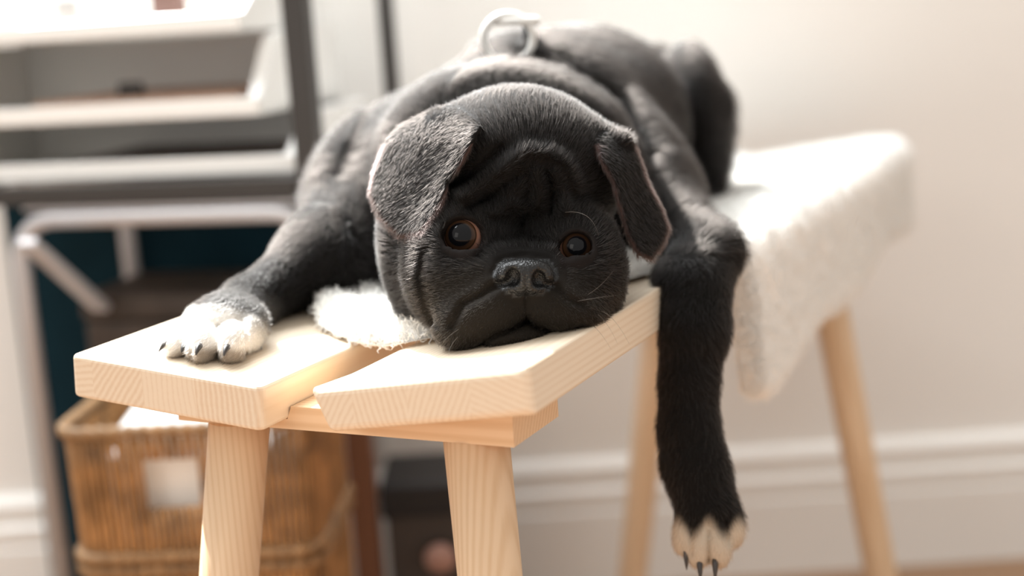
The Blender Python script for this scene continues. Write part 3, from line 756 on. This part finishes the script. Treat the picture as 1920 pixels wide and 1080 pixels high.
def jar(x, y, r, h, c, name, label, cat, rough=.3):
    o = empty(name, rk(x, y, .1522), 0); tag(o, label, cat)
    bm_obj('jar_body', bm_lathe([(0, 0), (r * .95, 0), (r, .003), (r, h * .78), (r * .85, h * .84), (0, h * .84)], 24), mat(name + '_paint', c, rough, .5), o, True)
    bm_obj('lid', bm_lathe([(0, h * .841), (r * .92, h * .841), (r * .92, h), (0, h)], 24), mat(name + '_lid', tuple(v * .8 for v in c), .3, .5, metal=.3), o, True)
jar(-.205, .06, .016, .05, (.80, .80, .76), 'glass_jar', 'pale round jar with a lid in the top white tray', 'jar')
jar(-.250, .05, .013, .034, (.45, .42, .40), 'tin', 'small grey tin beside the pale jar in the top tray', 'tin')
for x, y, sx_, sz_, c, nm, lb in ((-.150, .075, .030, .036, (.17, .10, .085), 'brown_box', 'small dark brown box in the top white tray'), (-.105, .06, .032, .028, (.82, .80, .76), 'white_box', 'small white box in the top tray next to a brown box')):
    o = bm_obj(nm, bm_box(-sx_ / 2, sx_ / 2, -.025, .025, 0, sz_, .002), mat(nm + '_card', c, .6, .3)); o.location = rk(x, y, .1522); o.rotation_euler = (0, 0, -YAW); tag(o, lb, 'box')
kn = bm_obj('binder_clip', bm_prism([(-.012, -.006, 0), (.012, -.006, 0), (.012, .006, 0), (-.012, .006, 0)], [(-.012, -.001, .013), (.012, -.001, .013), (.012, .001, .013), (-.012, .001, .013)]), m_black); kn.location = rk(-.205, .07, .0934); kn.rotation_euler = (0, 0, -YAW)
tag(kn, 'small black binder clip on the brown paper stack', 'clip')

# leather case on the shelf of the stand
m_lea = mat('old_leather', (.060, .045, .036), .55, .35, noise=.35, scale=18, bump=.3)
m_lea2 = mat('tan_leather', (.22, .13, .085), .6, .3, noise=.2, scale=30)
case = empty('leather_case', (stand.matrix_basis @ Vector((-.170, .102, .3265))).to_tuple(), -YAW); tag(case, 'old dark brown leather case with tan corners on the shelf of the grey stand', 'case')
bm_obj('body', bm_box(-.105, .105, -.05, .07, 0, .058, .006, 3), m_lea, case)
bm_obj('lid', bm_box(-.107, .107, -.052, .072, .0585, .085, .006, 3), m_lea, case)
for x in (-.1065, .0795): bm_obj('corner', bm_box(x, x + .027, -.0525, -.028, .0005, .026, .004), m_lea2, case)
bm_obj('handle', bm_tube([(-.03, -.052, .04), (-.028, -.064, .036), (0, -.068, .034), (.028, -.064, .036), (.03, -.052, .04)], .004, 8), m_lea2, case, True)

# wicker basket in front of the stand
m_wick = mat('wicker', (.32, .165, .062), .5, .4, noise=.5, scale=35)
m_wick2 = mat('wicker_pale', (.27, .155, .07), .5, .4, noise=.35, scale=60)
bc = onz(360, 1000, 0); 
BX, BY = .098, .080
bpos = at(352, 800, 1.10); basket = empty('wicker_basket', (bpos[0], bpos[1] + BY, 0), -math.radians(4)); tag(basket, 'brown wicker basket with a handle hole standing on the floor behind the bench leg', 'basket')
BH = .362
def basket_ring(z, grow=0.0, n=72):
    t = z / BH; hx, hy = BX * (.93 + .07 * t) + grow, BY * (.93 + .07 * t) + grow; rc = .022; out = []
    for cx, cy, a0 in ((hx - rc, hy - rc, 0), (-hx + rc, hy - rc, 90), (-hx + rc, -hy + rc, 180), (hx - rc, -hy + rc, 270)):
        for a in np.linspace(0, 90, 7): out.append((cx + rc * math.cos(math.radians(a0 + a)), cy + rc * math.sin(math.radians(a0 + a)), z))
    return out
HOLE = (-.030, .006, .292, .332)
def resample(poly, n):
    p = np.array(poly + poly[:1]); L_ = np.r_[0, np.cumsum(np.linalg.norm(np.diff(p, axis=0), axis=1))]
    return np.stack([np.interp(np.linspace(0, L_[-1], n, endpoint=False), L_, p[:, k]) for k in range(3)], 1)
NS = 126
lowp, topp = resample(basket_ring(.012), NS), resample(basket_ring(BH - .012), NS)
for k in range(NS):
    a, b = Vector(lowp[k].tolist()), Vector(topp[k].tolist())
    spans = [(0, 1)]
    if a.y < 0 and HOLE[0] < a.x < HOLE[1] and abs(a.y) > BY * .7:
        h0 = (HOLE[2] - .012) / (BH - .024); h1 = (HOLE[3] - .012) / (BH - .024); spans = [(0, h0), (h1, 1)]
    nrm = Vector((a.x / BX ** 2, a.y / BY ** 2, 0)).normalized()
    for s0, s1 in spans:
        m_ = max(3, int(14 * (s1 - s0)))
        pts = [a.lerp(b, s0 + (s1 - s0) * i / (m_ - 1)) + nrm * .0006 * math.sin((s0 + (s1 - s0) * i / (m_ - 1)) * 55 + (k % 2) * math.pi) for i in range(m_)]
        bm_obj('strand', bm_tube(pts, .0023, 7), m_wick, basket, True)
inner = bm_prism([(x * .97, y * .96, z) for x, y, z in basket_ring(.006)], [(x * .97, y * .96, z) for x, y, z in basket_ring(.010)])
bm_obj('bottom', inner, m_wick, basket)
for z, r, nm, mm_ in ((.014, .006, 'base_band', m_wick), (.252, .0052, 'belt', m_wick2), (.241, .0048, 'belt', m_wick2), (BH - .006, .0048, 'rim', m_wick2)):
    rp = resample(basket_ring(z, .002), 240)
    rp = [Vector(p.tolist()) for p in rp]; rr = [r * (1 + .22 * math.sin(i * 2 * math.pi * 60 / 240)) for i in range(240)]
    bm_obj(nm, bm_tube(rp, rr, 10, closed=True), mm_, basket, True)
wb = bm_obj('white_box', bm_box(-.072, .060, -.060, .055, .0115, .330, .003), mat('white_card', (.80, .79, .76), .6, .3)); wb.location = basket.location; wb.rotation_euler = basket.rotation_euler
tag(wb, 'tall white box standing inside the wicker basket', 'box')
wp = bm_obj('paper_bundle', bm_box(-.066, .02, -.055, .045, 0, .022, .004), mat('bright_paper', (.88, .88, .85), .7, .3)); wp.location = (basket.location[0], basket.location[1], .3305); wp.rotation_euler = (0, 0, .05)
tag(wp, 'bundle of white paper on top of the white box in the basket', 'paper')

# low black cabinet by the wall under the bench
cab = empty('low_cabinet', (at(797, 950, 1.42)[0], at(790, 950, 1.42)[1], 0), 0); tag(cab, 'low black cabinet with a reddish brown post against the wall beneath the bench', 'cabinet')
zc = at(790, 905, 1.42)[2]
bm_obj('body', bm_box(-.040, .075, .004, .10, 0, zc - .034, .002), mat('cabinet_grey', (.055, .045, .040), .5, .4), cab)
bm_obj('lid', bm_box(-.044, .080, -.004, .104, zc - .0335, zc, .003), mat('cabinet_black', (.010, .010, .012), .5, .4), cab)
bm_obj('post', bm_box(-.080, -.048, -.004, .028, 0, .315, .002), wood('red_wood', (.22, .10, .055), (.15, .06, .03)), cab)
kz = at(803, 1062, 1.40)[2]
kb = bm_obj('knob', bm_lathe([(0, 0), (.007, 0), (.007, .006), (.014, .010), (.016, .016), (.013, .022), (0, .025)], 20), mat('knob_rose', (.42, .24, .19), .45, .4), cab, True)
kb.rotation_euler = (math.pi / 2, 0, 0); kb.location = (.012, .004, kz); kb['label'] = 'rose brown round knob'
